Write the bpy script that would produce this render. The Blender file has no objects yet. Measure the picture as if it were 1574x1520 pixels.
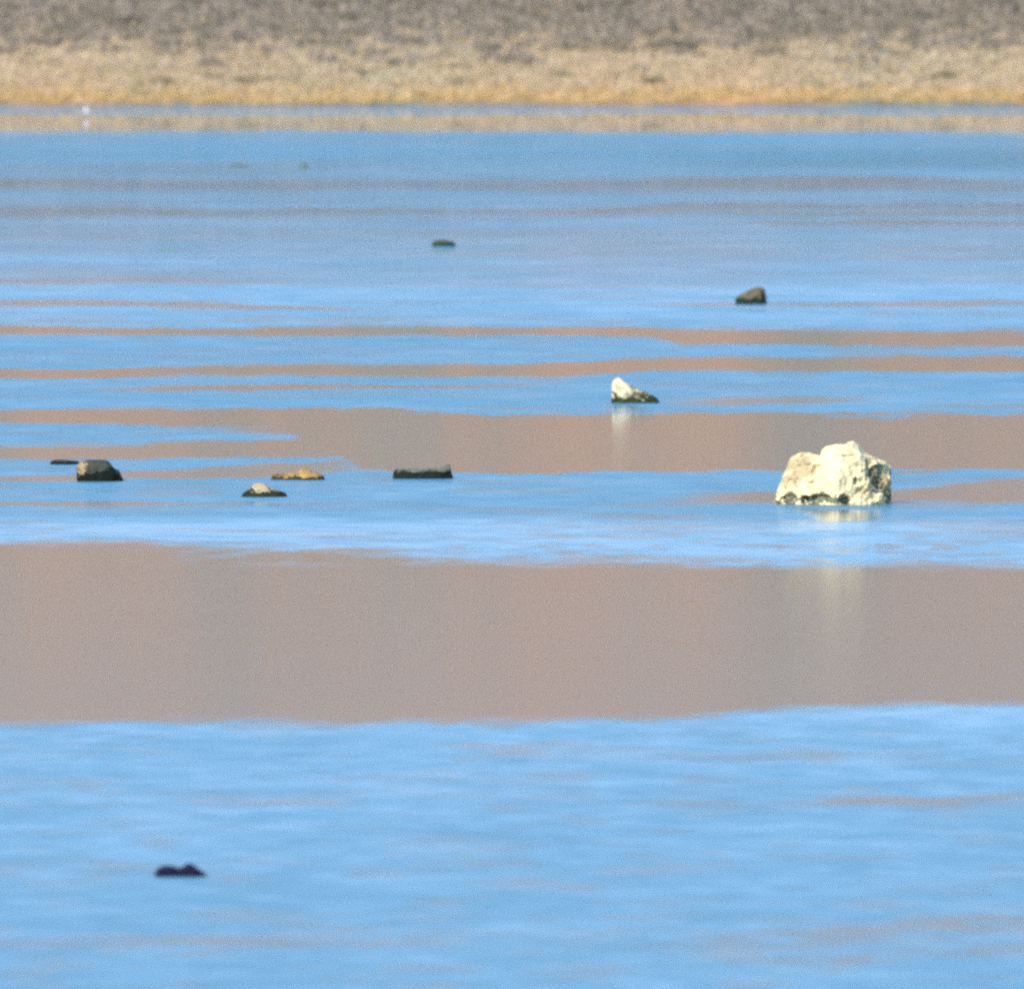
import bpy, math, random
import numpy as np

# ------------------------------------------------------------------ camera, sky, sun, exposure
S = 2.8e-5                     # radians per photo pixel of the long lens
F = 1.0 / S
CAM_H = 8.0                    # eye height above the water
SHORE = 667.0                  # distance to the far waterline
TILT = 0.012 + (760 - 163) * S

scene = bpy.context.scene
C = scene.collection
cam_data = bpy.data.cameras.new('camera')
cam = bpy.data.objects.new('camera', cam_data)
C.objects.link(cam)
cam.location = (0, 0, CAM_H)
cam.rotation_euler = (math.pi / 2 - TILT, 0, 0)
cam_data.sensor_width = 36.0
cam_data.sensor_fit = 'HORIZONTAL'
cam_data.lens = F * 36.0 / 1574
cam_data.clip_start = 1.0
cam_data.clip_end = 20000
cam_data.dof.use_dof = True
cam_data.dof.focus_distance = 272.0
cam_data.dof.aperture_fstop = cam_data.lens / 150.0
scene.camera = cam

SUN_EL, SUN_AZ = math.radians(35), math.radians(216)      # azimuth clockwise from +Y
world = bpy.data.worlds.new('World')
scene.world = world
world.use_nodes = True
wn = world.node_tree
bg = wn.nodes['Background']
sky = wn.nodes.new('ShaderNodeTexSky')
sky.sky_type = 'NISHITA'
sky.sun_disc = False
sky.sun_elevation = SUN_EL
sky.sun_rotation = SUN_AZ
sky.altitude = 2000
sky.air_density = 1.0
sky.dust_density = 0.1
sky.ozone_density = 2.0
wn.links.new(sky.outputs[0], bg.inputs[0])
bg.inputs[1].default_value = 0.15

sun_l = bpy.data.lights.new('sun', 'SUN')
sun_l.energy = 2.2
sun_l.angle = math.radians(0.5)
sun_l.color = (1.0, 0.93, 0.80)
sun = bpy.data.objects.new('sun', sun_l)
C.objects.link(sun)
sun.rotation_euler = (math.pi / 2 - SUN_EL, 0, math.pi - SUN_AZ)
sun.location = (-60, -60, 80)

vs = scene.view_settings
vs.view_transform = 'Standard'
vs.look = 'None'
vs.gamma = 1.0
vs.exposure = 1.75
scene.cycles.filter_width = 3.0
scene.cycles.use_adaptive_sampling = True
scene.cycles.adaptive_threshold = 0.016
scene.cycles.use_denoising = False
scene.cycles.max_bounces = 6


# ------------------------------------------------------------------ helpers
def px_angle(py):
    return 0.012 + (py - 163) * S


def at(px, py, z=0.0):
    """World point at height z seen through a photo pixel."""
    dx, dy = (px - 787) / F, -(py - 760) / F
    ct, st = math.cos(TILT), math.sin(TILT)
    v = (dx, ct + dy * st, -st + dy * ct)
    t = (z - CAM_H) / v[2]
    return v[0] * t, v[1] * t, z


def lattice_noise(x, y, seed):
    """Smooth value noise in 0..1 on numpy arrays."""
    rng = np.random.RandomState(seed)
    tab = rng.rand(256, 256)
    xi, yi = np.floor(x).astype(int), np.floor(y).astype(int)
    fx, fy = x - xi, y - yi
    fx, fy = fx * fx * (3 - 2 * fx), fy * fy * (3 - 2 * fy)
    a = tab[xi % 256, yi % 256]
    b = tab[(xi + 1) % 256, yi % 256]
    c = tab[xi % 256, (yi + 1) % 256]
    d = tab[(xi + 1) % 256, (yi + 1) % 256]
    return (a * (1 - fx) + b * fx) * (1 - fy) + (c * (1 - fx) + d * fx) * fy


def fbm(x, y, seed, octaves=4, gain=0.5):
    out, amp, tot = 0, 1.0, 0.0
    for k in range(octaves):
        out = out + amp * lattice_noise(x * 2 ** k + 17.3 * k, y * 2 ** k + 5.1 * k, seed + k)
        tot += amp
        amp *= gain
    return out / tot


def noise3(p, seed, scale, octaves=3):
    """Smooth 3-D value noise in about -1..1."""
    tab = np.random.RandomState(seed).rand(32, 32, 32)
    out, amp, tot = 0, 1.0, 0.0
    for k in range(octaves):
        q = p * scale * 2 ** k + 11.7 * k + 0.37
        i = np.floor(q).astype(int)
        f = q - i
        f = f * f * (3 - 2 * f)
        v = 0
        for a in (0, 1):
            for b in (0, 1):
                for c in (0, 1):
                    w = (f[:, 0] if a else 1 - f[:, 0]) * (f[:, 1] if b else 1 - f[:, 1]) * (f[:, 2] if c else 1 - f[:, 2])
                    v = v + w * tab[(i[:, 0] + a) % 32, (i[:, 1] + b) % 32, (i[:, 2] + c) % 32]
        out = out + amp * v
        tot += amp
        amp *= 0.5
    return (out / tot * 2 - 1) * 1.25


def sstep(a, b, x):
    t = np.clip((x - a) / (b - a), 0, 1)
    return t * t * (3 - 2 * t)


def mesh_object(name, verts, faces, mat=None, parent=None, smooth=True):
    me = bpy.data.meshes.new(name)
    verts = np.asarray(verts, dtype=np.float32)
    faces = np.asarray(faces, dtype=np.int32)
    n, k = faces.shape
    me.vertices.add(len(verts))
    me.vertices.foreach_set('co', verts.ravel())
    me.loops.add(n * k)
    me.loops.foreach_set('vertex_index', faces.ravel())
    me.polygons.add(n)
    me.polygons.foreach_set('loop_start', np.arange(0, n * k, k, dtype=np.int32))
    me.polygons.foreach_set('loop_total', np.full(n, k, dtype=np.int32))
    me.update(calc_edges=True)
    me.polygons.foreach_set('use_smooth', np.full(n, smooth, dtype=bool))
    me.validate()
    o = bpy.data.objects.new(name, me)
    C.objects.link(o)
    if mat:
        me.materials.append(mat)
    if parent:
        o.parent = parent
    return o


def attr(o, name, values):
    a = o.data.attributes.new(name, 'FLOAT', 'POINT')
    a.data.foreach_set('value', np.asarray(values, dtype=np.float32))


def tag(o, label=None, cat=None, group=None, kind=None):
    for k, v in (('label', label), ('category', cat), ('group', group), ('kind', kind)):
        if v:
            o[k] = v
    return o


def grid_faces(nr, nc):
    r, c = np.meshgrid(np.arange(nr - 1), np.arange(nc - 1), indexing='ij')
    i = (r * nc + c).ravel()
    return np.stack([i, i + 1, i + nc + 1, i + nc], 1)


class Mat:
    def __init__(self, name, rough=0.9, spec=0.3):
        self.m = bpy.data.materials.new(name)
        self.m.use_nodes = True
        self.t = self.m.node_tree
        self.b = self.t.nodes['Principled BSDF']
        self.b.inputs['Roughness'].default_value = rough
        self.b.inputs['Specular IOR Level'].default_value = spec

    def new(self, kind, **kw):
        n = self.t.nodes.new(kind)
        for k, v in kw.items():
            setattr(n, k, v)
        return n

    def link(self, a, b):
        self.t.links.new(a, b)

    def attr(self, name):
        return self.new('ShaderNodeAttribute', attribute_name=name).outputs['Fac']

    def noise(self, scale, detail=5, rough=0.6, coord='Object'):
        tc = self.new('ShaderNodeTexCoord')
        n = self.new('ShaderNodeTexNoise')
        n.inputs['Scale'].default_value = scale
        n.inputs['Detail'].default_value = detail
        n.inputs['Roughness'].default_value = rough
        self.link(tc.outputs[coord], n.inputs['Vector'])
        return n.outputs['Fac']

    def ramp(self, fac, stops):
        r = self.new('ShaderNodeValToRGB')
        e = r.color_ramp.elements
        while len(e) < len(stops):
            e.new(0.5)
        for k, (p, col) in enumerate(stops):
            e[k].position = p
            e[k].color = (*col, 1)
        self.link(fac, r.inputs[0])
        return r.outputs[0]

    def mix(self, fac, a, b):
        n = self.new('ShaderNodeMix', data_type='RGBA')
        for s, v in ((n.inputs[0], fac), (n.inputs[6], a), (n.inputs[7], b)):
            if isinstance(v, tuple):
                s.default_value = (*v, 1)
            elif isinstance(v, (int, float)):
                s.default_value = v
            else:
                self.link(v, s)
        return n.outputs[2]

    def math(self, op, a, b):
        n = self.new('ShaderNodeMath', operation=op)
        for s, v in zip(n.inputs, (a, b)):
            if isinstance(v, (int, float)):
                s.default_value = v
            else:
                self.link(v, s)
        return n.outputs[0]

    def bump(self, height, strength, dist):
        n = self.new('ShaderNodeBump')
        n.inputs['Strength'].default_value = strength
        n.inputs['Distance'].default_value = dist
        self.link(height, n.inputs['Height'])
        self.link(n.outputs[0], self.b.inputs['Normal'])


# ------------------------------------------------------------------ the far bank and the hillside
def ground_z(x, y):
    x, y = np.asarray(x, float), np.asarray(y, float)
    edge = SHORE + 3.2 * (fbm(x * 0.11 + 40, x * 0 + 3, 5, 3) - 0.5)
    prof = np.interp(y - edge, [-60, -8, 0, 3, 12, 30, 60, 120, 400, 1000, 1600, 3000],
                     [-3, -0.5, 0, 0.26, 0.75, 1.6, 3.4, 10, 55, 150, 230, 240])
    rise = np.clip((y - edge) / 60, 0, 1)
    bumps = (fbm(x * 0.09, y * 0.09, 31, 4) - 0.5) * 0.5 * np.clip((y - edge) / 10, 0, 1)
    big = (fbm(x * 0.006 + 3, y * 0.006, 57, 4) - 0.5) * 26 * np.clip((y - edge - 60) / 300, 0, 1)
    return prof + bumps + big * rise


def build_ground():
    ys = np.concatenate([np.linspace(600, 660, 8), np.linspace(663, 735, 150), np.linspace(738, 1000, 60), np.linspace(1010, 3600, 70)])
    xs = np.concatenate([np.linspace(-2600, -60, 50), np.linspace(-50, 50, 140), np.linspace(60, 2600, 50)])
    Y, X = np.meshgrid(ys, xs, indexing='ij')
    Z = ground_z(X, Y)
    m = Mat('hillside_earth', 0.95, 0.15)
    geo = m.new('ShaderNodeNewGeometry')
    sep = m.new('ShaderNodeSeparateXYZ')
    m.link(geo.outputs['Position'], sep.inputs[0])
    n1 = m.noise(0.9, 6, 0.65)
    n2 = m.noise(0.05, 5, 0.6)
    n3 = m.noise(5.0, 4, 0.6)
    tc = m.new('ShaderNodeTexCoord')
    mp = m.new('ShaderNodeMapping')
    mp.inputs['Location'].default_value = (1.6, 0, 0)
    mp.inputs['Scale'].default_value = (0.11, 0.0022, 0.0022)
    m.link(tc.outputs['Object'], mp.inputs['Vector'])
    gully = m.new('ShaderNodeTexNoise')
    gully.inputs['Scale'].default_value = 1.0
    gully.inputs['Detail'].default_value = 7
    gully.inputs['Roughness'].default_value = 0.72
    m.link(mp.outputs[0], gully.inputs['Vector'])
    h = m.math('ADD', sep.outputs['Z'], m.math('MULTIPLY', m.math('SUBTRACT', n1, 0.5), 0.9))
    h = m.math('DIVIDE', h, 10.0)
    zone = m.ramp(h, [(0.0, (0.20, 0.14, 0.08)), (0.02, (0.42, 0.27, 0.10)), (0.07, (0.38, 0.26, 0.13)), (0.11, (0.33, 0.25, 0.16)),
                      (0.17, (0.30, 0.24, 0.17)), (0.3, (0.20, 0.155, 0.11)), (0.55, (0.295, 0.181, 0.100))])
    col = m.mix(m.math('MULTIPLY', n2, 0.45), zone, (0.28, 0.185, 0.097))
    streaked = m.ramp(gully.outputs['Fac'], [(0.38, (0.66, 0.90, 1.08)), (0.5, (0.98, 0.96, 0.98)), (0.62, (1.28, 1.04, 0.92))])
    gm = m.new('ShaderNodeMix', data_type='RGBA', blend_type='MULTIPLY')
    gm.inputs[0].default_value = 0.9
    m.link(col, gm.inputs[6])
    m.link(streaked, gm.inputs[7])
    col = gm.outputs[2]
    dark = m.ramp(n3, [(0.38, (0.72, 0.70, 0.66)), (0.6, (1, 1, 1))])
    mul = m.new('ShaderNodeMix', data_type='RGBA', blend_type='MULTIPLY')
    mul.inputs[0].default_value = 0.8
    m.link(col, mul.inputs[6])
    m.link(dark, mul.inputs[7])
    m.link(mul.outputs[2], m.b.inputs['Base Color'])
    m.bump(n1, 0.5, 0.3)
    o = mesh_object('hillside', np.stack([X, Y, Z], -1).reshape(-1, 3), grid_faces(len(ys), len(xs)), m.m)
    tag(o, kind='structure')


build_ground()

# ------------------------------------------------------------------ the lake: wind decides where it is calm and where it is rippled
# Calm slicks on the water, given by their two edges as (photo x, far edge, near edge) at stations along them: (stations, calmness, softness)
SLICKS = [
    ([(-400, 179, 204), (300, 179, 203), (800, 178, 204), (1574, 178, 204), (2000, 178, 204)], 0.82, 2.0),
    ([(-400, 274, 290), (300, 276, 290), (800, 282, 292), (1100, 272, 292), (1300, 270, 290), (1574, 282, 292), (2000, 282, 290)], 0.52, 6),
    ([(-400, 316, 334), (120, 314, 334), (230, 316, 330), (330, 322, 332), (2000, 322, 332)], 0.5, 4),
    ([(330, 320, 330), (560, 322, 329), (850, 324, 329), (930, 322, 329), (1050, 312, 321), (1574, 312, 321), (2000, 312, 320)], 0.62, 2.5),
    ([(1050, 344, 348), (1200, 340, 347), (1400, 337, 346), (1574, 340, 347), (2000, 340, 347)], 0.55, 2),
    ([(-400, 426, 434), (300, 429, 434), (500, 431, 433)], 0.4, 2.5),
    ([(-400, 462, 471), (180, 461, 470), (300, 465, 474), (480, 470, 476), (640, 474, 477)], 0.72, 2.5),
    ([(950, 467, 469), (1150, 464, 469), (1300, 462, 470), (1574, 462, 470), (2000, 462, 470)], 0.6, 2),
    ([(1200, 475, 478), (1400, 476, 480), (2000, 476, 479)], 0.35, 2),
    ([(200, 487, 490), (500, 488, 492), (720, 490, 493)], 0.4, 2),
    ([(-400, 501, 514), (60, 502, 514), (140, 505, 514), (400, 502, 515), (787, 502, 516), (1000, 505, 519), (1050, 506, 530), (1250, 506, 532), (1574, 508, 535), (2000, 508, 535)], 0.93, 2.2),
    ([(-400, 569, 583), (100, 569, 582), (200, 565, 580), (420, 562, 578), (787, 560, 579), (900, 557, 577), (1000, 550, 573), (1100, 546, 570), (1250, 548, 573), (1400, 545, 571), (1574, 546, 572), (2000, 546, 572)], 0.95, 2.2),
    ([(100, 598, 602), (250, 593, 603), (350, 591, 601), (430, 591, 600), (520, 589, 597), (620, 592, 598), (787, 592, 597), (900, 594, 596)], 0.85, 2),
    ([(985, 612, 620), (1040, 610, 627), (1150, 611, 624), (1300, 609, 618), (1400, 610, 613)], 0.7, 3),
    ([(1330, 624, 630), (1450, 622, 627), (2000, 622, 626)], 0.35, 2),
    ([(-400, 631, 652), (60, 631, 652), (190, 628, 652), (310, 629, 655), (430, 628, 656), (560, 630, 725), (640, 633, 726), (787, 636, 725), (1200, 638, 724), (1400, 637, 724), (1574, 637, 723), (2000, 637, 723)], 0.97, 2.0),
    ([(300, 661, 665), (400, 657, 667), (480, 655, 668), (560, 655, 672)], 0.85, 2.0),
    ([(-400, 690, 706), (60, 686, 704), (200, 684, 706), (300, 679, 703), (420, 676, 703), (560, 671, 703), (640, 660, 725)], 0.95, 2.2),
    ([(-400, 733, 741), (60, 732, 740), (190, 724, 736), (300, 719, 737), (400, 713, 735), (470, 711, 732), (540, 704, 728), (620, 700, 727)], 0.88, 2.5),
    ([(-400, 769, 779), (150, 769, 778), (260, 772, 777), (420, 774, 777), (620, 776, 778)], 0.75, 2.5),
    ([(180, 760, 763), (300, 759, 762), (370, 758, 761)], 0.5, 2),
    ([(1010, 765, 768), (1080, 760, 772), (1200, 756, 773), (1385, 752, 773), (1470, 743, 773), (1574, 736, 773), (2000, 720, 773)], 0.9, 2.5),
    ([(1225, 778, 782), (1262, 784, 800), (1300, 785, 801), (1345, 788, 800), (1372, 790, 796)], 0.88, 2.0),
    ([(925, 624, 640), (945, 622, 644), (975, 623, 640), (1000, 626, 634)], 0.5, 3.0),
    ([(1060, 800, 803), (1300, 801, 804), (1574, 798, 802), (2000, 797, 801)], 0.3, 2),
    ([(-400, 832, 1113), (60, 832, 1113), (200, 834, 1108), (300, 836, 1116), (430, 838, 1112), (520, 842, 1116), (620, 852, 1108), (787, 862, 1112), (900, 866, 1105), (1000, 868, 1108), (1150, 868, 1092), (1300, 870, 1088), (1574, 872, 1086), (2000, 872, 1086)], 0.97, 7),
    ([(640, 1146, 1152), (760, 1144, 1170), (860, 1142, 1168), (960, 1154, 1164), (1100, 1156, 1168), (1250, 1157, 1164), (1430, 1158, 1172), (1500, 1162, 1166)], 0.40, 7),
    ([(-100, 1196, 1206), (160, 1196, 1210), (230, 1196, 1204)], 0.35, 6),
    ([(180, 1226, 1234), (380, 1220, 1236), (520, 1222, 1240), (620, 1226, 1234)], 0.42, 7),
    ([(960, 1228, 1234), (1060, 1232, 1244), (1240, 1234, 1240), (1340, 1222, 1240), (1440, 1224, 1240), (1520, 1222, 1244), (2000, 1222, 1246)], 0.6, 6),
    ([(980, 1215, 1219), (1050, 1214, 1220), (1110, 1212, 1217)], 0.35, 4),
    ([(-60, 1328, 1340), (120, 1316, 1326), (240, 1330, 1344), (360, 1336, 1346), (420, 1346, 1354)], 0.38, 6),
    ([(-400, 1446, 1456), (60, 1442, 1456), (250, 1440, 1458), (420, 1434, 1452), (640, 1434, 1452), (740, 1438, 1448)], 0.45, 8),
    ([(1000, 1448, 1470), (1120, 1430, 1468), (1280, 1420, 1456), (1400, 1410, 1440), (1574, 1398, 1440), (2000, 1392, 1440)], 0.55, 16),
    ([(1010, 1464, 1480), (1150, 1464, 1488), (1270, 1472, 1494), (1350, 1464, 1478), (1574, 1448, 1466), (2000, 1444, 1460)], 0.5, 8),
    ([(820, 1484, 1500), (900, 1484, 1504), (980, 1490, 1500)], 0.4, 10),
]
# how strongly the open water is rippled, by photo row
OPEN = ([100, 163, 166, 172, 178, 206, 212, 235, 262, 285, 320, 350, 385, 392, 404, 412, 436, 446, 470, 500, 830, 1100, 1160, 2600],
        [0.42, 0.42, 0.47, 0.54, 0.5, 0.82, 0.88, 0.86, 0.74, 0.68, 0.72, 0.68, 0.70, 0.78, 0.78, 0.72, 0.76, 0.97, 1.0, 0.96, 0.96, 0.97, 0.96, 0.96])


def ripple_field(x, y):
    d = np.maximum(y, 40.0)
    py = 163 + (CAM_H / d - 0.012) / S
    px = 787 + x / d / S
    pxc = np.clip(px, -1500, 3000)
    # slow wandering of every edge, in metres on the water
    k = d / 300.0
    lk = 300.0 * np.log(d)      # metres on the water, growing with the open reach
    wob = (fbm(x / (1.3 * k) + 3, lk / 9, 71, 4, 0.6) - 0.5)
    wob2 = (fbm(x / (0.35 * k) + 11, lk / 2.5, 83, 3) - 0.5)
    pyw = py + wob * 6 + wob2 * 3
    rip = np.interp(pyw, *OPEN)
    # bright puff of wind far left
    rip = np.maximum(rip, 0.97 * sstep(394, 398, pyw) * (1 - sstep(403, 407, pyw)) * (1 - sstep(420, 660, pxc)))
    fray = fbm(x / (1.6 * k) + 31, lk / 3.0 + 7, 211, 4, 0.6) - 0.5
    fray = fray + 0.45 * (fbm(x / (0.30 * k) + 13, lk / 0.9 + 5, 241, 3, 0.6) - 0.5)
    calm = np.zeros_like(x)
    for st, strength, soft in SLICKS:
        xs = [s[0] for s in st]
        top = np.interp(pxc, xs, [s[1] for s in st])
        bot = np.interp(pxc, xs, [s[2] for s in st])
        mid, half = (top + bot) / 2, (bot - top) / 2
        amp = np.minimum(22.0, 3.0 + 0.5 * half)
        a = sstep(-soft * 1.4, soft * 1.4, half - np.abs(pyw - mid) + fray * amp)
        lo, hi = xs[0], xs[-1]
        if lo > -300:
            a = a * sstep(lo - 10, lo + min(160, (hi - lo) * 0.4), pxc)
        if hi < 1900:
            a = a * (1 - sstep(hi - min(160, (hi - lo) * 0.4), hi + 10, pxc))
        calm = np.maximum(calm, a * strength)
    rip = rip * (1 - calm)
    # catspaws: small wavelets at the edge of the big slick and over the open near water
    paws = fbm(x / 0.30 + 5, y / 1.3, 97, 4, 0.65)
    w = sstep(832, 846, py) * (1 - sstep(850, 900, py)) * sstep(120, 700, pxc)
    rip = np.clip(rip + w * 0.9 * sstep(0.50, 0.68, paws) * (1 - sstep(852, 880, py)), 0, 1)
    puff = sstep(785, 805, py) * (1 - sstep(872, 884, py)) * sstep(450, 900, pxc)
    rip = rip * (1 - 0.55 * puff * sstep(0.46, 0.68, paws) * (0.35 + 0.65 * sstep(815, 850, py)))
    streak = fbm(x / 0.55 + 2, y / 1.1 + 8, 113, 4, 0.55)
    far = fbm(x / 7.0 + 2, y / 2.6 + 8, 131, 4, 0.6)
    near = sstep(1090, 1150, py)
    rip = rip - near * 0.30 * sstep(0.46, 0.78, streak) * rip
    rip = rip + near * (1 - rip) * 0.7 * sstep(0.40, 0.62, fbm(x / 0.5 + 9, y / 0.8, 171, 4, 0.6))
    rip = rip - (1 - sstep(430, 470, py)) * sstep(205, 215, py) * 0.9 * (far - 0.46) * rip
    mids = sstep(440, 470, py) * (1 - sstep(1000, 1090, py))
    rip = rip - mids * 0.34 * sstep(0.48, 0.74, fbm(x / 1.8 + 7, y / 2.0, 151, 4, 0.65)) * rip
    # strength of the chop: steep wavelets show the deep blue of the high sky, gentle ones the pale low sky
    chop = np.interp(pyw, [100, 163, 205, 212, 236, 262, 330, 432, 445, 495, 520, 790, 806, 850, 1100, 1120, 1300, 1600],
                     [0.5, 0.5, 0.55, 0.6, 0.65, 0.45, 0.32, 0.32, 0.2, 0.3, 0.48, 0.48, 0.12, 0.12, 0.18, 0.28, 0.36, 0.40])
    chop = chop + 0.4 * sstep(900, 1300, pxc) * sstep(225, 240, pyw) * (1 - sstep(252, 264, pyw))
    chop = chop + 0.40 * (fbm(x / (1.5 * k) + 61, lk / 2.6, 301, 4, 0.6) - 0.5) + 0.42 * (fbm(x / (0.4 * k) + 61, lk / 0.8, 331, 3, 0.6) - 0.5)
    # the slicks are glassiest under the lee of the far bank
    glass = np.interp(py, [163, 300, 440, 520, 640, 1100], [0.03, 0.04, 0.05, 0.07, 0.09, 0.11])
    return np.clip(rip, 0, 1), np.clip(chop, 0, 1), glass


def build_lake():
    ang = np.linspace(px_angle(150), px_angle(1600), 1500)
    ys = np.concatenate([[-400, -100, 0, 40, 70, 100, 120, 135], (CAM_H / ang)[::-1]])
    ys = np.unique(np.concatenate([ys, [720]]))
    u = np.concatenate([[-12, -3, -1, -0.4, -0.15, -0.08], np.linspace(-0.045, 0.045, 300), [0.08, 0.15, 0.4, 1, 3, 12]])
    Y, U = np.meshgrid(ys, u, indexing='ij')
    X = U * np.maximum(Y, 100)
    x, y = X.ravel(), Y.ravel()
    m = Mat('lake_water')
    out = m.t.nodes['Material Output']
    calm = m.b
    calm.inputs['Base Color'].default_value = (0.02, 0.025, 0.022, 1)
    calm.inputs['IOR'].default_value = 1.33
    calm.inputs['Specular IOR Level'].default_value = 0.5
    m.link(m.attr('glass'), calm.inputs['Roughness'])
    rip = m.new('ShaderNodeBsdfPrincipled')
    rip.inputs['Base Color'].default_value = (0.045, 0.15, 0.20, 1)
    rip.inputs['IOR'].default_value = 1.33
    m.link(m.math('ADD', m.math('MULTIPLY', m.attr('chop'), 0.42), 0.30), rip.inputs['Roughness'])
    mx = m.new('ShaderNodeMixShader')
    m.link(m.attr('ripple'), mx.inputs[0])
    m.link(calm.outputs[0], mx.inputs[1])
    m.link(rip.outputs[0], mx.inputs[2])
    m.link(mx.outputs[0], out.inputs['Surface'])
    o = mesh_object('lake_water', np.stack([x, y, 0 * x], 1), grid_faces(len(ys), len(u)), m.m)
    ripple, chop, glass = ripple_field(x, y)
    attr(o, 'glass', glass)
    attr(o, 'ripple', ripple)
    attr(o, 'chop', chop)
    tag(o, kind='structure')


build_lake()


# ------------------------------------------------------------------ rocks
def rock_material(name, dry, dark, speck=0.25, bump=0.4, scale=9.0, rough=0.85, tint=(0.3, 0.25, 0.18)):
    m = Mat(name, rough, 0.08)
    n = m.noise(scale, 7, 0.65)
    n2 = m.noise(scale * 3.1, 5, 0.6)
    lo = tuple(c * (1 - speck) for c in dry)
    hi = tuple(min(1, c * (1 + speck * 0.6)) for c in dry)
    base = m.ramp(n, [(0.32, lo), (0.68, hi)])
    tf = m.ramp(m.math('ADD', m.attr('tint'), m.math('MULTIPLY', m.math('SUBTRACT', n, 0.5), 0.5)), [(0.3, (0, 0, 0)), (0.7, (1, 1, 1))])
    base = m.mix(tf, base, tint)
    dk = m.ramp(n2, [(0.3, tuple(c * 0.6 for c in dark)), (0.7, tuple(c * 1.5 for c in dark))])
    a = m.math('ADD', m.attr('stain_shade'), m.math('MULTIPLY', m.math('SUBTRACT', n2, 0.5), 0.5))
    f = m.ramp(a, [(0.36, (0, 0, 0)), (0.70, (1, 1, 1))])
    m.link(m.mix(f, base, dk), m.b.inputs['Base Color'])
    m.bump(n, bump, 0.06)
    return m.m


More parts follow.
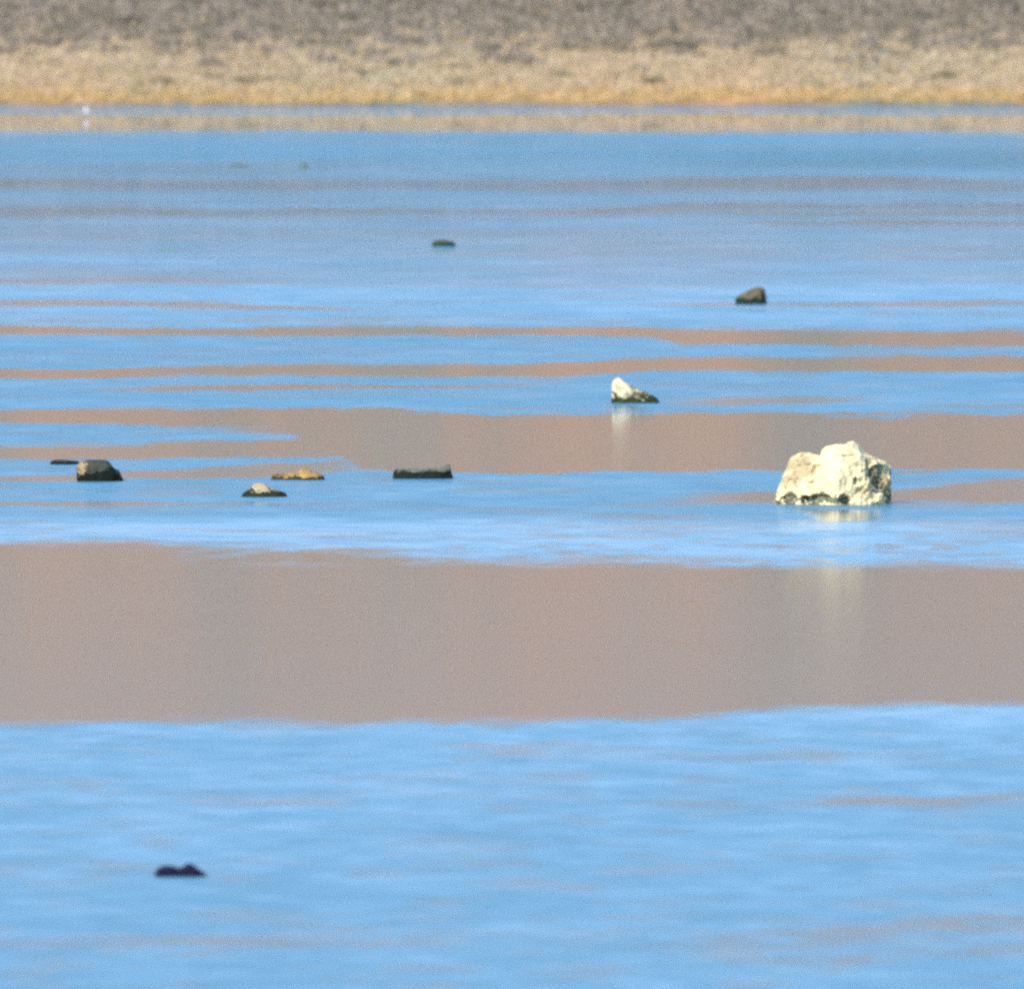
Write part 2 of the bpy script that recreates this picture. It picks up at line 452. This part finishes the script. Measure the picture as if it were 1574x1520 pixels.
def rock(name, outline, base_py, mat, label, depth=0.45, power=0.55, front=None, ridge=0.0, wet=0.25, quiet=None, patches=(), rough=0.05,
         facet=0.0, seed=1, nx=150, na=72, planes=(), dents=(), tints=()):
    """outline: (photo x, photo y) along the skyline from left to right; the stone is lofted through it, front to back."""
    xs = np.array([p[0] for p in outline], float)
    tops = np.array([p[1] for p in outline], float)
    cx = (xs[0] + xs[-1]) / 2
    ox, oy, _ = at(cx, base_py)
    mpp = S * oy
    u = 0.5 - 0.5 * np.cos(np.linspace(0, math.pi, nx))
    u = 0.5 * u + 0.5 * np.linspace(0, 1, nx)
    gx = xs[0] + u * (xs[-1] - xs[0])
    T = np.maximum(0, base_py - np.interp(gx, xs, tops)) * mpp
    half = (xs[-1] - xs[0]) / 2 * mpp
    ends = np.sqrt(np.clip(1 - (2 * u - 1) ** 6, 0.0, 1))
    Dp = half * depth * (0.25 + 0.75 * ends)
    if front:
        Dp = Dp * np.interp(gx, [p[0] for p in front], [p[1] for p in front])
    half_arc = np.arcsin(np.linspace(0, 1, na // 3)[1:-1] ** (1 / power))
    phi = np.sort(np.concatenate([np.linspace(-0.12 * math.pi, 1.12 * math.pi, na // 2), half_arc, math.pi - half_arc]))
    na = len(phi)
    s = np.sign(np.sin(phi)) * np.abs(np.sin(phi)) ** power
    c = np.sign(np.cos(phi)) * np.abs(np.cos(phi)) ** 0.8
    Xl = np.repeat(((gx - cx) * mpp)[:, None], na, 1)
    Zl = T[:, None] * np.where(s > 0, s, 0)[None, :] + np.where(s < 0, s * 0.35 * half, 0)[None, :]
    Yl = -Dp[:, None] * c[None, :] * (1 - 0.25 * np.clip(s, 0, 1))[None, :] + ridge * Zl
    P = np.stack([Xl, Yl, Zl], -1).reshape(-1, 3)
    H = max(T.max(), 1e-3)
    frac = P[:, 2] / H
    px = cx + P[:, 0] / mpp
    py = base_py - P[:, 2] / mpp
    # flat cleavage faces: whatever stands proud of a plane is cut back to it
    rng = np.random.RandomState(seed + 500)
    cuts = list(planes)
    for _ in range(10):
        cuts.append((rng.uniform(-0.9, 0.9), rng.uniform(-1.0, -0.5), rng.uniform(-0.1, 0.8), rng.uniform(0.90, 0.985)))
    for (a, b, c_, keep) in cuts:
        nv = np.array([a, b, c_]) / math.sqrt(a * a + b * b + c_ * c_)
        q = P @ nv
        lim = np.max(q) * keep
        over = np.maximum(0, q - lim) * 0.94
        P = P - over[:, None] * nv * np.array([0.35, 1.6, 0.15])
    for (ax, ay, rx, ry, dep) in dents:
        q = ((px - ax) / rx) ** 2 + ((py - ay) / ry) ** 2
        P[:, 1] += np.where(P[:, 1] < 0.1 * half, dep * (1 - sstep(0.3, 1.2, q)), 0)
    # broken faces and pits
    n1 = noise3(P, seed, 1.6 / half)
    n2 = noise3(P, seed + 50, 5.0 / half)
    rid = 1 - 2 * np.abs(noise3(P, seed + 90, 2.6 / half))
    n7 = noise3(P, seed + 70, 14.0 / half)
    rid2 = 1 - 2 * np.abs(noise3(P, seed + 95, 7.0 / half))
    disp = rough * half * (0.7 * n1 + 0.6 * n2 + 0.35 * n7 + facet * (0.8 * (rid - 0.5) + 0.45 * (rid2 - 0.5)))
    nrm = np.stack([P[:, 0] / half ** 2, P[:, 1] / np.repeat(np.maximum(Dp, 1e-3), na) ** 2, P[:, 2] / H ** 2], 1)
    nrm /= np.linalg.norm(nrm, axis=1, keepdims=True) + 1e-9
    if quiet:
        disp = disp * (1 - 0.65 * np.exp(-((px - quiet[0]) / quiet[1]) ** 2))
    P = P + nrm * disp[:, None] * np.array([0.4, 1.5, 0.22])
    stain_shade = 0.95 * (1 - sstep(wet - 0.12, wet + 0.12, frac + 0.22 * n2 + 0.1 * n1)) if wet > 0 else np.zeros(len(P))
    w_px = (xs[-1] - xs[0])
    rag = min(9.0, 0.09 * w_px)
    n4 = noise3(P + 3.3, seed + 130, 9.0 / half)
    n5 = noise3(P + 7.7, seed + 170, 9.0 / half)
    n6 = noise3(P + 1.7, seed + 190, 22.0 / half)
    px = px + rag * (1.3 * n4 + 0.8 * n6)
    py = py + rag * (1.2 * n5 - 0.8 * n6)
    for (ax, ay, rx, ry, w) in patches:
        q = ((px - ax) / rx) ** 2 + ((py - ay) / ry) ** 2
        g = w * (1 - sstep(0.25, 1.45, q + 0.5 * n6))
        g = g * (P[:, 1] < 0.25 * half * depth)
        stain_shade = np.maximum(stain_shade, g) if w > 0 else stain_shade + g
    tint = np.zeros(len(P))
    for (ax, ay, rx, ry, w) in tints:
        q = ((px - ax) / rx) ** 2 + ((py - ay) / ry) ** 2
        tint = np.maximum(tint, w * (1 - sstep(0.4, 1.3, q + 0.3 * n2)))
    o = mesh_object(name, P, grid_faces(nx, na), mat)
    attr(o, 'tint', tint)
    attr(o, 'stain_shade', np.clip(stain_shade, 0, 1))
    # close both ends with a fan of faces
    bm = __import__('bmesh').new()
    bm.from_mesh(o.data)
    __import__('bmesh').ops.holes_fill(bm, edges=[e for e in bm.edges if e.is_boundary], sides=0)
    __import__('bmesh').ops.recalc_face_normals(bm, faces=bm.faces)
    bm.to_mesh(o.data)
    bm.free()
    for p in o.data.polygons:
        p.use_smooth = True
    o.location = (ox, oy, 0)
    tag(o, label, 'rock', 'rocks standing out of the shallow lake')
    return o


def build_rocks():
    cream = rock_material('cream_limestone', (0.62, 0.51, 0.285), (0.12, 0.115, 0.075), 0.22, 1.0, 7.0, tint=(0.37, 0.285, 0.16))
    white = rock_material('white_streaked_stone', (0.48, 0.41, 0.26), (0.022, 0.030, 0.014), 0.25, 0.5, 14.0)
    olive = rock_material('olive_algae_stone', (0.095, 0.078, 0.048), (0.009, 0.019, 0.009), 0.4, 0.5, 14.0)
    faint = rock_material('faint_olive_stone', (0.085, 0.09, 0.06), (0.03, 0.04, 0.03), 0.3, 0.5, 14.0)
    green = rock_material('green_slimed_stone', (0.05, 0.05, 0.025), (0.010, 0.030, 0.014), 0.3, 0.5, 14.0)
    slate = rock_material('dark_slate', (0.10, 0.105, 0.075), (0.008, 0.011, 0.009), 0.35, 0.4, 14.0)
    grey = rock_material('grey_wet_stone', (0.045, 0.046, 0.036), (0.005, 0.007, 0.005), 0.35, 0.6, 14.0, tint=(0.26, 0.175, 0.10))
    tan = rock_material('orange_tan_stone', (0.30, 0.175, 0.06), (0.030, 0.025, 0.016), 0.35, 0.5, 14.0)
    mound = rock_material('pale_topped_stone', (0.34, 0.265, 0.15), (0.014, 0.018, 0.011), 0.25, 0.5, 14.0)
    black = rock_material('black_wet_stone', (0.007, 0.005, 0.022), (0.004, 0.003, 0.014), 0.3, 0.4, 14.0, 0.6)

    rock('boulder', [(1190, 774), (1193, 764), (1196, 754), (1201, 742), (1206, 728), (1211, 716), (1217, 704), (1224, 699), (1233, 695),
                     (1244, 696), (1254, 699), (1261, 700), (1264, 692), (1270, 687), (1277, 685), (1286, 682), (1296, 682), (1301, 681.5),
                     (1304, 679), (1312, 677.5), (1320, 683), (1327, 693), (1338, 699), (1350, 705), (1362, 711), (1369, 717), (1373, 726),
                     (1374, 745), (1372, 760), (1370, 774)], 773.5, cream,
         'large cream white boulder with dark stains and painted-in shade, biggest rock in the water', depth=0.75, power=0.42, wet=0.0, rough=0.075, facet=0.9, quiet=(1290, 26),
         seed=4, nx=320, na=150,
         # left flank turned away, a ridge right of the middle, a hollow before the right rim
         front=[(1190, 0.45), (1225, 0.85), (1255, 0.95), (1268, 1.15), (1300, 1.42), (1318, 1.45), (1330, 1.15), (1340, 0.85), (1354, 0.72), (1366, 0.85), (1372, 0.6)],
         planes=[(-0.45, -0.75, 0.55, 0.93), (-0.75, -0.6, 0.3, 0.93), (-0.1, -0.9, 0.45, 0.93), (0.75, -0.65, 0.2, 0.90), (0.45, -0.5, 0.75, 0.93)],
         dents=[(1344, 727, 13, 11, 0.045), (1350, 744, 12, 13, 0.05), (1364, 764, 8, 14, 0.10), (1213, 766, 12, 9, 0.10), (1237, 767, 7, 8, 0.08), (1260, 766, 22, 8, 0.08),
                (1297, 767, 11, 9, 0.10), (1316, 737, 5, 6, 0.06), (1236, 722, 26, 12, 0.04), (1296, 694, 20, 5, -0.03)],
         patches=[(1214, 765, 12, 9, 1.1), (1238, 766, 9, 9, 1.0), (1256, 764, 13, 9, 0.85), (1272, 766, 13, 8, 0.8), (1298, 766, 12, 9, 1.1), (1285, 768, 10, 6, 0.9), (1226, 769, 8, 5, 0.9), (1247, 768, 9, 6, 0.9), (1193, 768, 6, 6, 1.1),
                  (1316, 736, 5, 6, 1.1), (1341, 726, 11, 8, 1.0), (1351, 722, 9, 8, 1.0), (1347, 738, 10, 9, 0.95), (1353, 748, 9, 8, 0.9), (1361, 757, 9, 8, 0.9),  # shade of the right hollow and right edge painted in as dark patches
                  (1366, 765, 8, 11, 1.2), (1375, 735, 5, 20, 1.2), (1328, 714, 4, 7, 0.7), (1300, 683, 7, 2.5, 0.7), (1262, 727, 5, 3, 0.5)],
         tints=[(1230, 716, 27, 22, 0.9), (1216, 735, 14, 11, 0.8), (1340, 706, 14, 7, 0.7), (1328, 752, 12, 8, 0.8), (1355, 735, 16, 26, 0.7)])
    rock('rock', [(940, 619), (940, 608), (941, 600), (940, 594), (942, 587), (946, 582), (951, 580), (956, 583), (961, 587), (968, 592),
                  (976, 596), (988, 600), (998, 605), (1006, 609), (1011, 613), (1014, 619)], 619, white,
         'small stone with bright white peak and dark sloping tail, left of the cream boulder', depth=0.7, power=0.5, wet=0.22, rough=0.06, facet=0.6, seed=9,
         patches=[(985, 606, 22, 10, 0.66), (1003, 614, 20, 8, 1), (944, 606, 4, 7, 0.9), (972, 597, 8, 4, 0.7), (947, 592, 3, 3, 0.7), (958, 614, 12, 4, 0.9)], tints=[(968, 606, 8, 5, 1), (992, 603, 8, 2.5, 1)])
    rock('rock', [(1130, 466), (1131, 459), (1135, 455), (1141, 451), (1147, 448), (1155, 444), (1163, 441.5), (1170, 441.5), (1175, 444), (1177, 450), (1178, 458),
                  (1179, 466)], 466, olive, 'brown wedge shaped rock with dark olive base, in the far blue water', depth=0.8, power=0.6, wet=0.36, rough=0.06,
         facet=0.6, seed=14, patches=[(1173, 455, 5, 9, 0.8)])
    rock('rock', [(664, 379), (664.5, 373), (667, 370.5), (674, 369.5), (683, 369), (690, 370.5), (696, 371.5), (699, 374), (700, 379)], 379, green,
         'tiny flat dark green rock, alone in the far grey blue water', depth=0.7, power=0.5, wet=0.55, rough=0.05, facet=0.5, seed=19)
    rock('rock', [(604, 735), (604.5, 726), (608, 721.5), (618, 720.5), (632, 720.5), (648, 721), (660, 720), (674, 719.5), (681, 717.5), (685, 714), (690, 712.5),
                  (692.5, 717), (694, 727), (697, 735)], 735, slate, 'long low dark slab with raised right end, in the blue water below the brown slick', depth=0.55,
         power=0.45, wet=0.5, rough=0.035, facet=0.4, seed=24, patches=[(610, 729, 10, 6, 1), (655, 731, 42, 4, 1)])
    rock('rock', [(417, 737), (417.5, 731), (421, 728), (428, 728.5), (438, 727.5), (450, 726.5), (459, 724), (465, 719.5), (470, 720), (476, 723.5), (484, 726),
                  (492, 728), (497, 731), (500, 737)], 737, tan, 'flat orange tan rock with a peak at its middle, behind the pale topped mound', depth=0.6, power=0.5, wet=0.22,
         rough=0.04, facet=0.5, seed=29, patches=[(424, 733, 13, 5, 1), (445, 734, 20, 3.5, 0.9), (497, 733, 6, 4, 0.7)])
    rock('rock', [(371, 763), (373, 758), (378, 754), (383, 751), (388, 746), (393, 743), (400, 742), (406, 744), (411, 747), (416, 750), (424, 752), (432, 754), (438, 757),
                  (442, 763)], 763, mound, 'low dark mound with a pale cream top, nearest of the middle rocks', depth=0.75, power=0.6, wet=0.30, rough=0.05, facet=0.5,
         seed=33, patches=[(380, 758, 13, 8, 1), (427, 758, 18, 7, 1), (408, 758, 16, 4.5, 1), (388, 751, 6, 5, 0.7)])
    rock('rock', [(118, 739), (118, 722), (119, 715), (122, 710), (128, 707.5), (140, 706.5), (152, 706.5), (164, 707), (169, 711), (173, 717), (178, 721), (183, 723), (185, 728),
                  (190, 739)], 739, grey, 'blocky dark grey rock with flat top and pale left corner, left side of the lake', depth=0.8, power=0.42, wet=0.30, rough=0.045,
         facet=0.6, seed=38, patches=[(160, 732, 30, 8, 1), (172, 725, 16, 6, 1), (132, 734, 16, 6, 1)], tints=[(126, 715, 8, 7, 1.1), (122, 724, 5, 5, 0.8)])  # tints paint the sunlit left face pale; the dark front is wet
    rock('rock', [(77, 713.5), (78, 709), (83, 706.5), (92, 706), (103, 706.5), (112, 708), (120, 709), (126, 711), (128, 713.5)], 713.5, grey,
         'thin dark flat rock, just behind the blocky grey rock', depth=0.6, power=0.5, wet=0.6, rough=0.04, facet=0.4, seed=43)
    rock('rock', [(237, 1346), (238, 1340), (242, 1334), (248, 1331), (256, 1330), (264, 1330), (271, 1332.5), (276, 1333.5), (281, 1331), (286, 1327.5), (292, 1326.5), (298, 1329),
                  (303, 1333), (309, 1337), (315, 1341), (319, 1346)], 1346, black, 'black two humped rock, nearest to the viewer in the blue water', depth=0.6, power=0.6,
         wet=0.3, rough=0.05, facet=0.4, seed=48)
    rock('rock', [(352, 256.5), (355, 254.5), (361, 252.5), (367, 252.5), (374, 254), (380, 255.3), (384, 256.5)], 256.5, faint,
         'barely emerging olive stone, left of the faint pair in the farthest blue water', depth=0.8, power=0.7, wet=0.0, rough=0.04, facet=0.4, seed=53)
    rock('rock', [(458, 257), (461, 255), (466, 252), (470, 251), (472, 253.5), (473, 257)], 257, faint,
         'faintest grey stone tip, right of the pair in the farthest blue water', depth=0.8, power=0.7, wet=0.0, rough=0.04, facet=0.4, seed=57)


build_rocks()


# ------------------------------------------------------------------ growth on the bank
def tuft_cloud(name, xs, ys, size, n_blades, mat, seed, spread=0.5, lean=0.5, width=0.05, aspect=1.0):
    """Tufts of narrow pointed leaves, all in one mesh, each blade with a random tone."""
    rng = np.random.RandomState(seed)
    k = len(xs)
    z0 = ground_z(xs, ys)
    R = lambda lo, hi: rng.uniform(lo, hi, (k, n_blades))
    a, r = R(0, 2 * math.pi), np.sqrt(R(0, 1)) * spread * size[:, None]
    bx, by = xs[:, None] + r * np.cos(a), ys[:, None] + r * np.sin(a)
    h = size[:, None] * R(0.5, 1.1) * aspect * (1 - 0.45 * (r / (spread * size[:, None])) ** 2)
    bz = z0[:, None] - 0.04 + h * R(0.0, 0.45)
    la = a + R(-0.8, 0.8)
    tx, ty, tz = bx + np.cos(la) * h * lean * R(0.2, 1), by + np.sin(la) * h * lean * R(0.2, 1), z0[:, None] + h
    wa, w = R(0, math.pi), width * R(0.5, 1.3) * (size[:, None] / size.mean())
    ox, oy = np.cos(wa) * w, np.sin(wa) * w
    mx, my, mz = bx * .5 + tx * .5, by * .5 + ty * .5, bz * .4 + tz * .6
    V = np.stack([np.stack([bx - ox * .5, by - oy * .5, bz], -1), np.stack([mx + ox, my + oy, mz], -1),
                  np.stack([tx, ty, tz], -1), np.stack([mx - ox, my - oy, mz], -1)], 2).reshape(-1, 3)
    Fc = np.arange(len(V)).reshape(-1, 4)
    o = mesh_object(name, V, Fc, mat, smooth=False)
    tone = np.repeat((0.65 * rng.rand(k)[:, None] + 0.35 * rng.rand(k, n_blades)).ravel(), 4)
    attr(o, 'tone', tone)
    return o


def leaf_material(name, stops):
    m = Mat(name, 0.9, 0.1)
    m.link(m.ramp(m.attr('tone'), stops), m.b.inputs['Base Color'])
    return m.m


def bank_spots(n, y0, y1, seed, half=24.0, thresh=None, scale=0.5):
    rng = np.random.RandomState(seed)
    x, y = rng.uniform(-half, half, n), rng.uniform(y0, y1, n)
    if thresh is not None:
        keep = fbm(x * scale + 50, y * scale * 0.35, seed + 3, 3) > thresh
        x, y = x[keep], y[keep]
    return x, y


def build_growth():
    rng = np.random.RandomState(3)
    gold = leaf_material('golden_sedge', [(0.0, (0.27, 0.18, 0.055)), (0.5, (0.385, 0.255, 0.118)), (1.0, (0.44, 0.30, 0.16))])
    straw = leaf_material('pale_straw', [(0.0, (0.23, 0.17, 0.09)), (0.5, (0.34, 0.255, 0.155)), (1.0, (0.43, 0.33, 0.22))])
    sage = leaf_material('grey_sage', [(0.0, (0.115, 0.098, 0.066)), (0.45, (0.175, 0.142, 0.106)), (1.0, (0.27, 0.21, 0.16))])
    olive = leaf_material('olive_leaves', [(0.0, (0.12, 0.105, 0.055)), (1.0, (0.27, 0.22, 0.13))])
    x, y = bank_spots(5200, 667.3, 679, 11)
    keep = rng.rand(len(x)) < 1.05 - sstep(668.5, 674.5, y)
    x, y = x[keep], y[keep]
    o = tuft_cloud('golden_sedge', x, y, rng.uniform(0.12, 0.26, len(x)), 14, gold, 1, 0.9, 0.4, 0.02)
    tag(o, 'golden orange sedge fringe along the far waterline', 'sedge', kind='stuff')
    x, y = bank_spots(10000, 670, 710, 12)
    keep = rng.rand(len(x)) < sstep(668, 673, y) * (1.08 - sstep(688, 710, y))
    x, y = x[keep], y[keep]
    o = tuft_cloud('dry_grass', x, y, rng.uniform(0.14, 0.30, len(x)), 16, straw, 2, 1.1, 0.5, 0.022)
    tag(o, 'pale dry grass on the bank above the golden fringe', 'grass', kind='stuff')
    x, y = bank_spots(11000, 676, 742, 13, 28, 0.22, 0.45)
    keep = rng.rand(len(x)) < sstep(681, 706, y) * 0.94 + 0.03
    x, y = x[keep], y[keep]
    o = tuft_cloud('sage_scrub', x, y, rng.uniform(0.22, 0.60, len(x)), 50, sage, 3, 0.85, 0.5, 0.035, 0.75)
    tag(o, 'grey brown sage scrub covering the slope at the top', 'scrub', kind='stuff')
    # the separate dark shrubs one can pick out low on the bank
    spots = [(251, 131, 0.36, 'small olive shrub on the grass bank, up and right of the white bird'),
             (373, 131, 0.40, 'darkest olive shrub of the left part of the grass bank'),
             (447, 124, 0.26, 'little olive shrub, right neighbour of the darkest left shrub'),
             (712, 131, 0.36, 'lone olive shrub near the middle of the grass bank, above the tiny green rock'),
             (857, 120, 0.34, 'olive shrub on the grass bank, right of the middle, left of two others'),
             (1003, 131, 0.36, 'broad olive shrub on the grass bank, above the small white peaked stone'),
             (1246, 137, 0.36, 'low olive shrub on the grass bank, straight above the cream boulder'),
             (1326, 141, 0.40, 'lowest olive shrub, close to the golden fringe at right'),
             (1453, 124, 0.42, 'olive shrub nearest the right end of the grass bank')]
    for k, (px, py, size, label) in enumerate(spots):
        # walk up the bank until the ground meets the line of sight
        for yy in np.arange(667, 720, 0.1):
            xx = (px - 787) * S * yy
            if (CAM_H - float(ground_z(xx, yy))) / yy < px_angle(py):
                break
        o = tuft_cloud('shrub', np.array([xx]), np.array([yy]), np.array([size]), 160, olive, 60 + k, 0.95, 0.5, 0.04, 0.75)
        tag(o, label, 'shrub', 'dark shrubs dotted over the grass bank')


build_growth()


# ------------------------------------------------------------------ the white bird at the far waterline
def tube(path, radii, n=14):
    P = np.array(path, float)
    T = np.gradient(P, axis=0)
    T /= np.linalg.norm(T, axis=1, keepdims=True)
    side = np.array([0, 1.0, 0])
    V = []
    for p, t, r in zip(P, T, radii):
        up = np.cross(t, side)
        up /= np.linalg.norm(up)
        for a in np.linspace(0, 2 * math.pi, n, endpoint=False):
            V.append(p + r * (math.cos(a) * side * 0.85 + math.sin(a) * up))
    k = len(P)
    Fc = [[i * n + j, i * n + (j + 1) % n, (i + 1) * n + (j + 1) % n, (i + 1) * n + j] for i in range(k - 1) for j in range(n)]
    return np.array(V), np.array(Fc)


def smooth_path(pts, rad, m=40):
    t = np.linspace(0, 1, len(pts))
    q = np.linspace(0, 1, m)
    pts = np.array(pts, float)
    ker = np.array([1, 2, 3, 2, 1]) / 9.0
    cols = []
    for c in list(pts.T) + [np.array(rad, float)]:
        v = np.interp(q, t, c)
        cols.append(np.convolve(np.pad(v, 2, mode='edge'), ker, 'valid'))
    return np.stack(cols[:3], 1), cols[3]


def build_bird():
    feather = Mat('white_feather', 0.8, 0.2)
    n = feather.noise(60, 3)
    feather.link(feather.ramp(n, [(0.3, (0.50, 0.45, 0.47)), (0.7, (0.62, 0.56, 0.58))]), feather.b.inputs['Base Color'])
    horn = Mat('horn', 0.6)
    horn.link(horn.ramp(horn.noise(40, 2), [(0.3, (0.30, 0.20, 0.06)), (0.7, (0.42, 0.28, 0.08))]), horn.b.inputs['Base Color'])
    leg_m = Mat('dark_leg', 0.7)
    leg_m.link(leg_m.ramp(leg_m.noise(40, 2), [(0.3, (0.03, 0.03, 0.025)), (0.7, (0.07, 0.06, 0.05))]), leg_m.b.inputs['Base Color'])
    x, y, _ = at(132, 180.5)
    root = bpy.data.objects.new('egret', None)
    C.objects.link(root)
    root.location = (x, y, 0)
    tag(root, 'small white bird standing upright at the far waterline, left', 'bird')
    # tail - back - breast - neck - head, standing tall and looking left
    path, rad = smooth_path([(0.085, 0, 0.055), (0.06, 0, 0.085), (0.03, 0, 0.125), (0.0, 0, 0.165), (-0.015, 0, 0.20), (0.0, 0, 0.24), (0.012, 0, 0.275), (0.002, 0, 0.305), (-0.022, 0, 0.314), (-0.04, 0, 0.311)],
                            [0.004, 0.024, 0.044, 0.046, 0.032, 0.018, 0.015, 0.017, 0.016, 0.004])
    V, Fc = tube(path, rad)
    mesh_object('body', V, Fc, feather.m, root)
    V, Fc = tube([(-0.034, 0, 0.312), (-0.06, 0, 0.307), (-0.088, 0, 0.301)], [0.006, 0.004, 0.0008], 8)
    mesh_object('bill', V, Fc, horn.m, root)
    for sy in (-1, 1):
        V, Fc = tube([(0.012, sy * 0.016, 0.13), (0.0, sy * 0.018, 0.07), (0.012, sy * 0.018, 0.04), (0.008, sy * 0.018, -0.05)], [0.008, 0.005, 0.004, 0.004], 8)
        mesh_object('leg', V, Fc, leg_m.m, root)
        V, Fc = tube([(0.06, sy * 0.034, 0.075), (0.035, sy * 0.040, 0.115), (0.005, sy * 0.040, 0.155), (-0.008, sy * 0.03, 0.185)], [0.004, 0.022, 0.026, 0.006], 10)
        mesh_object('wing', V, Fc, feather.m, root)


build_bird()
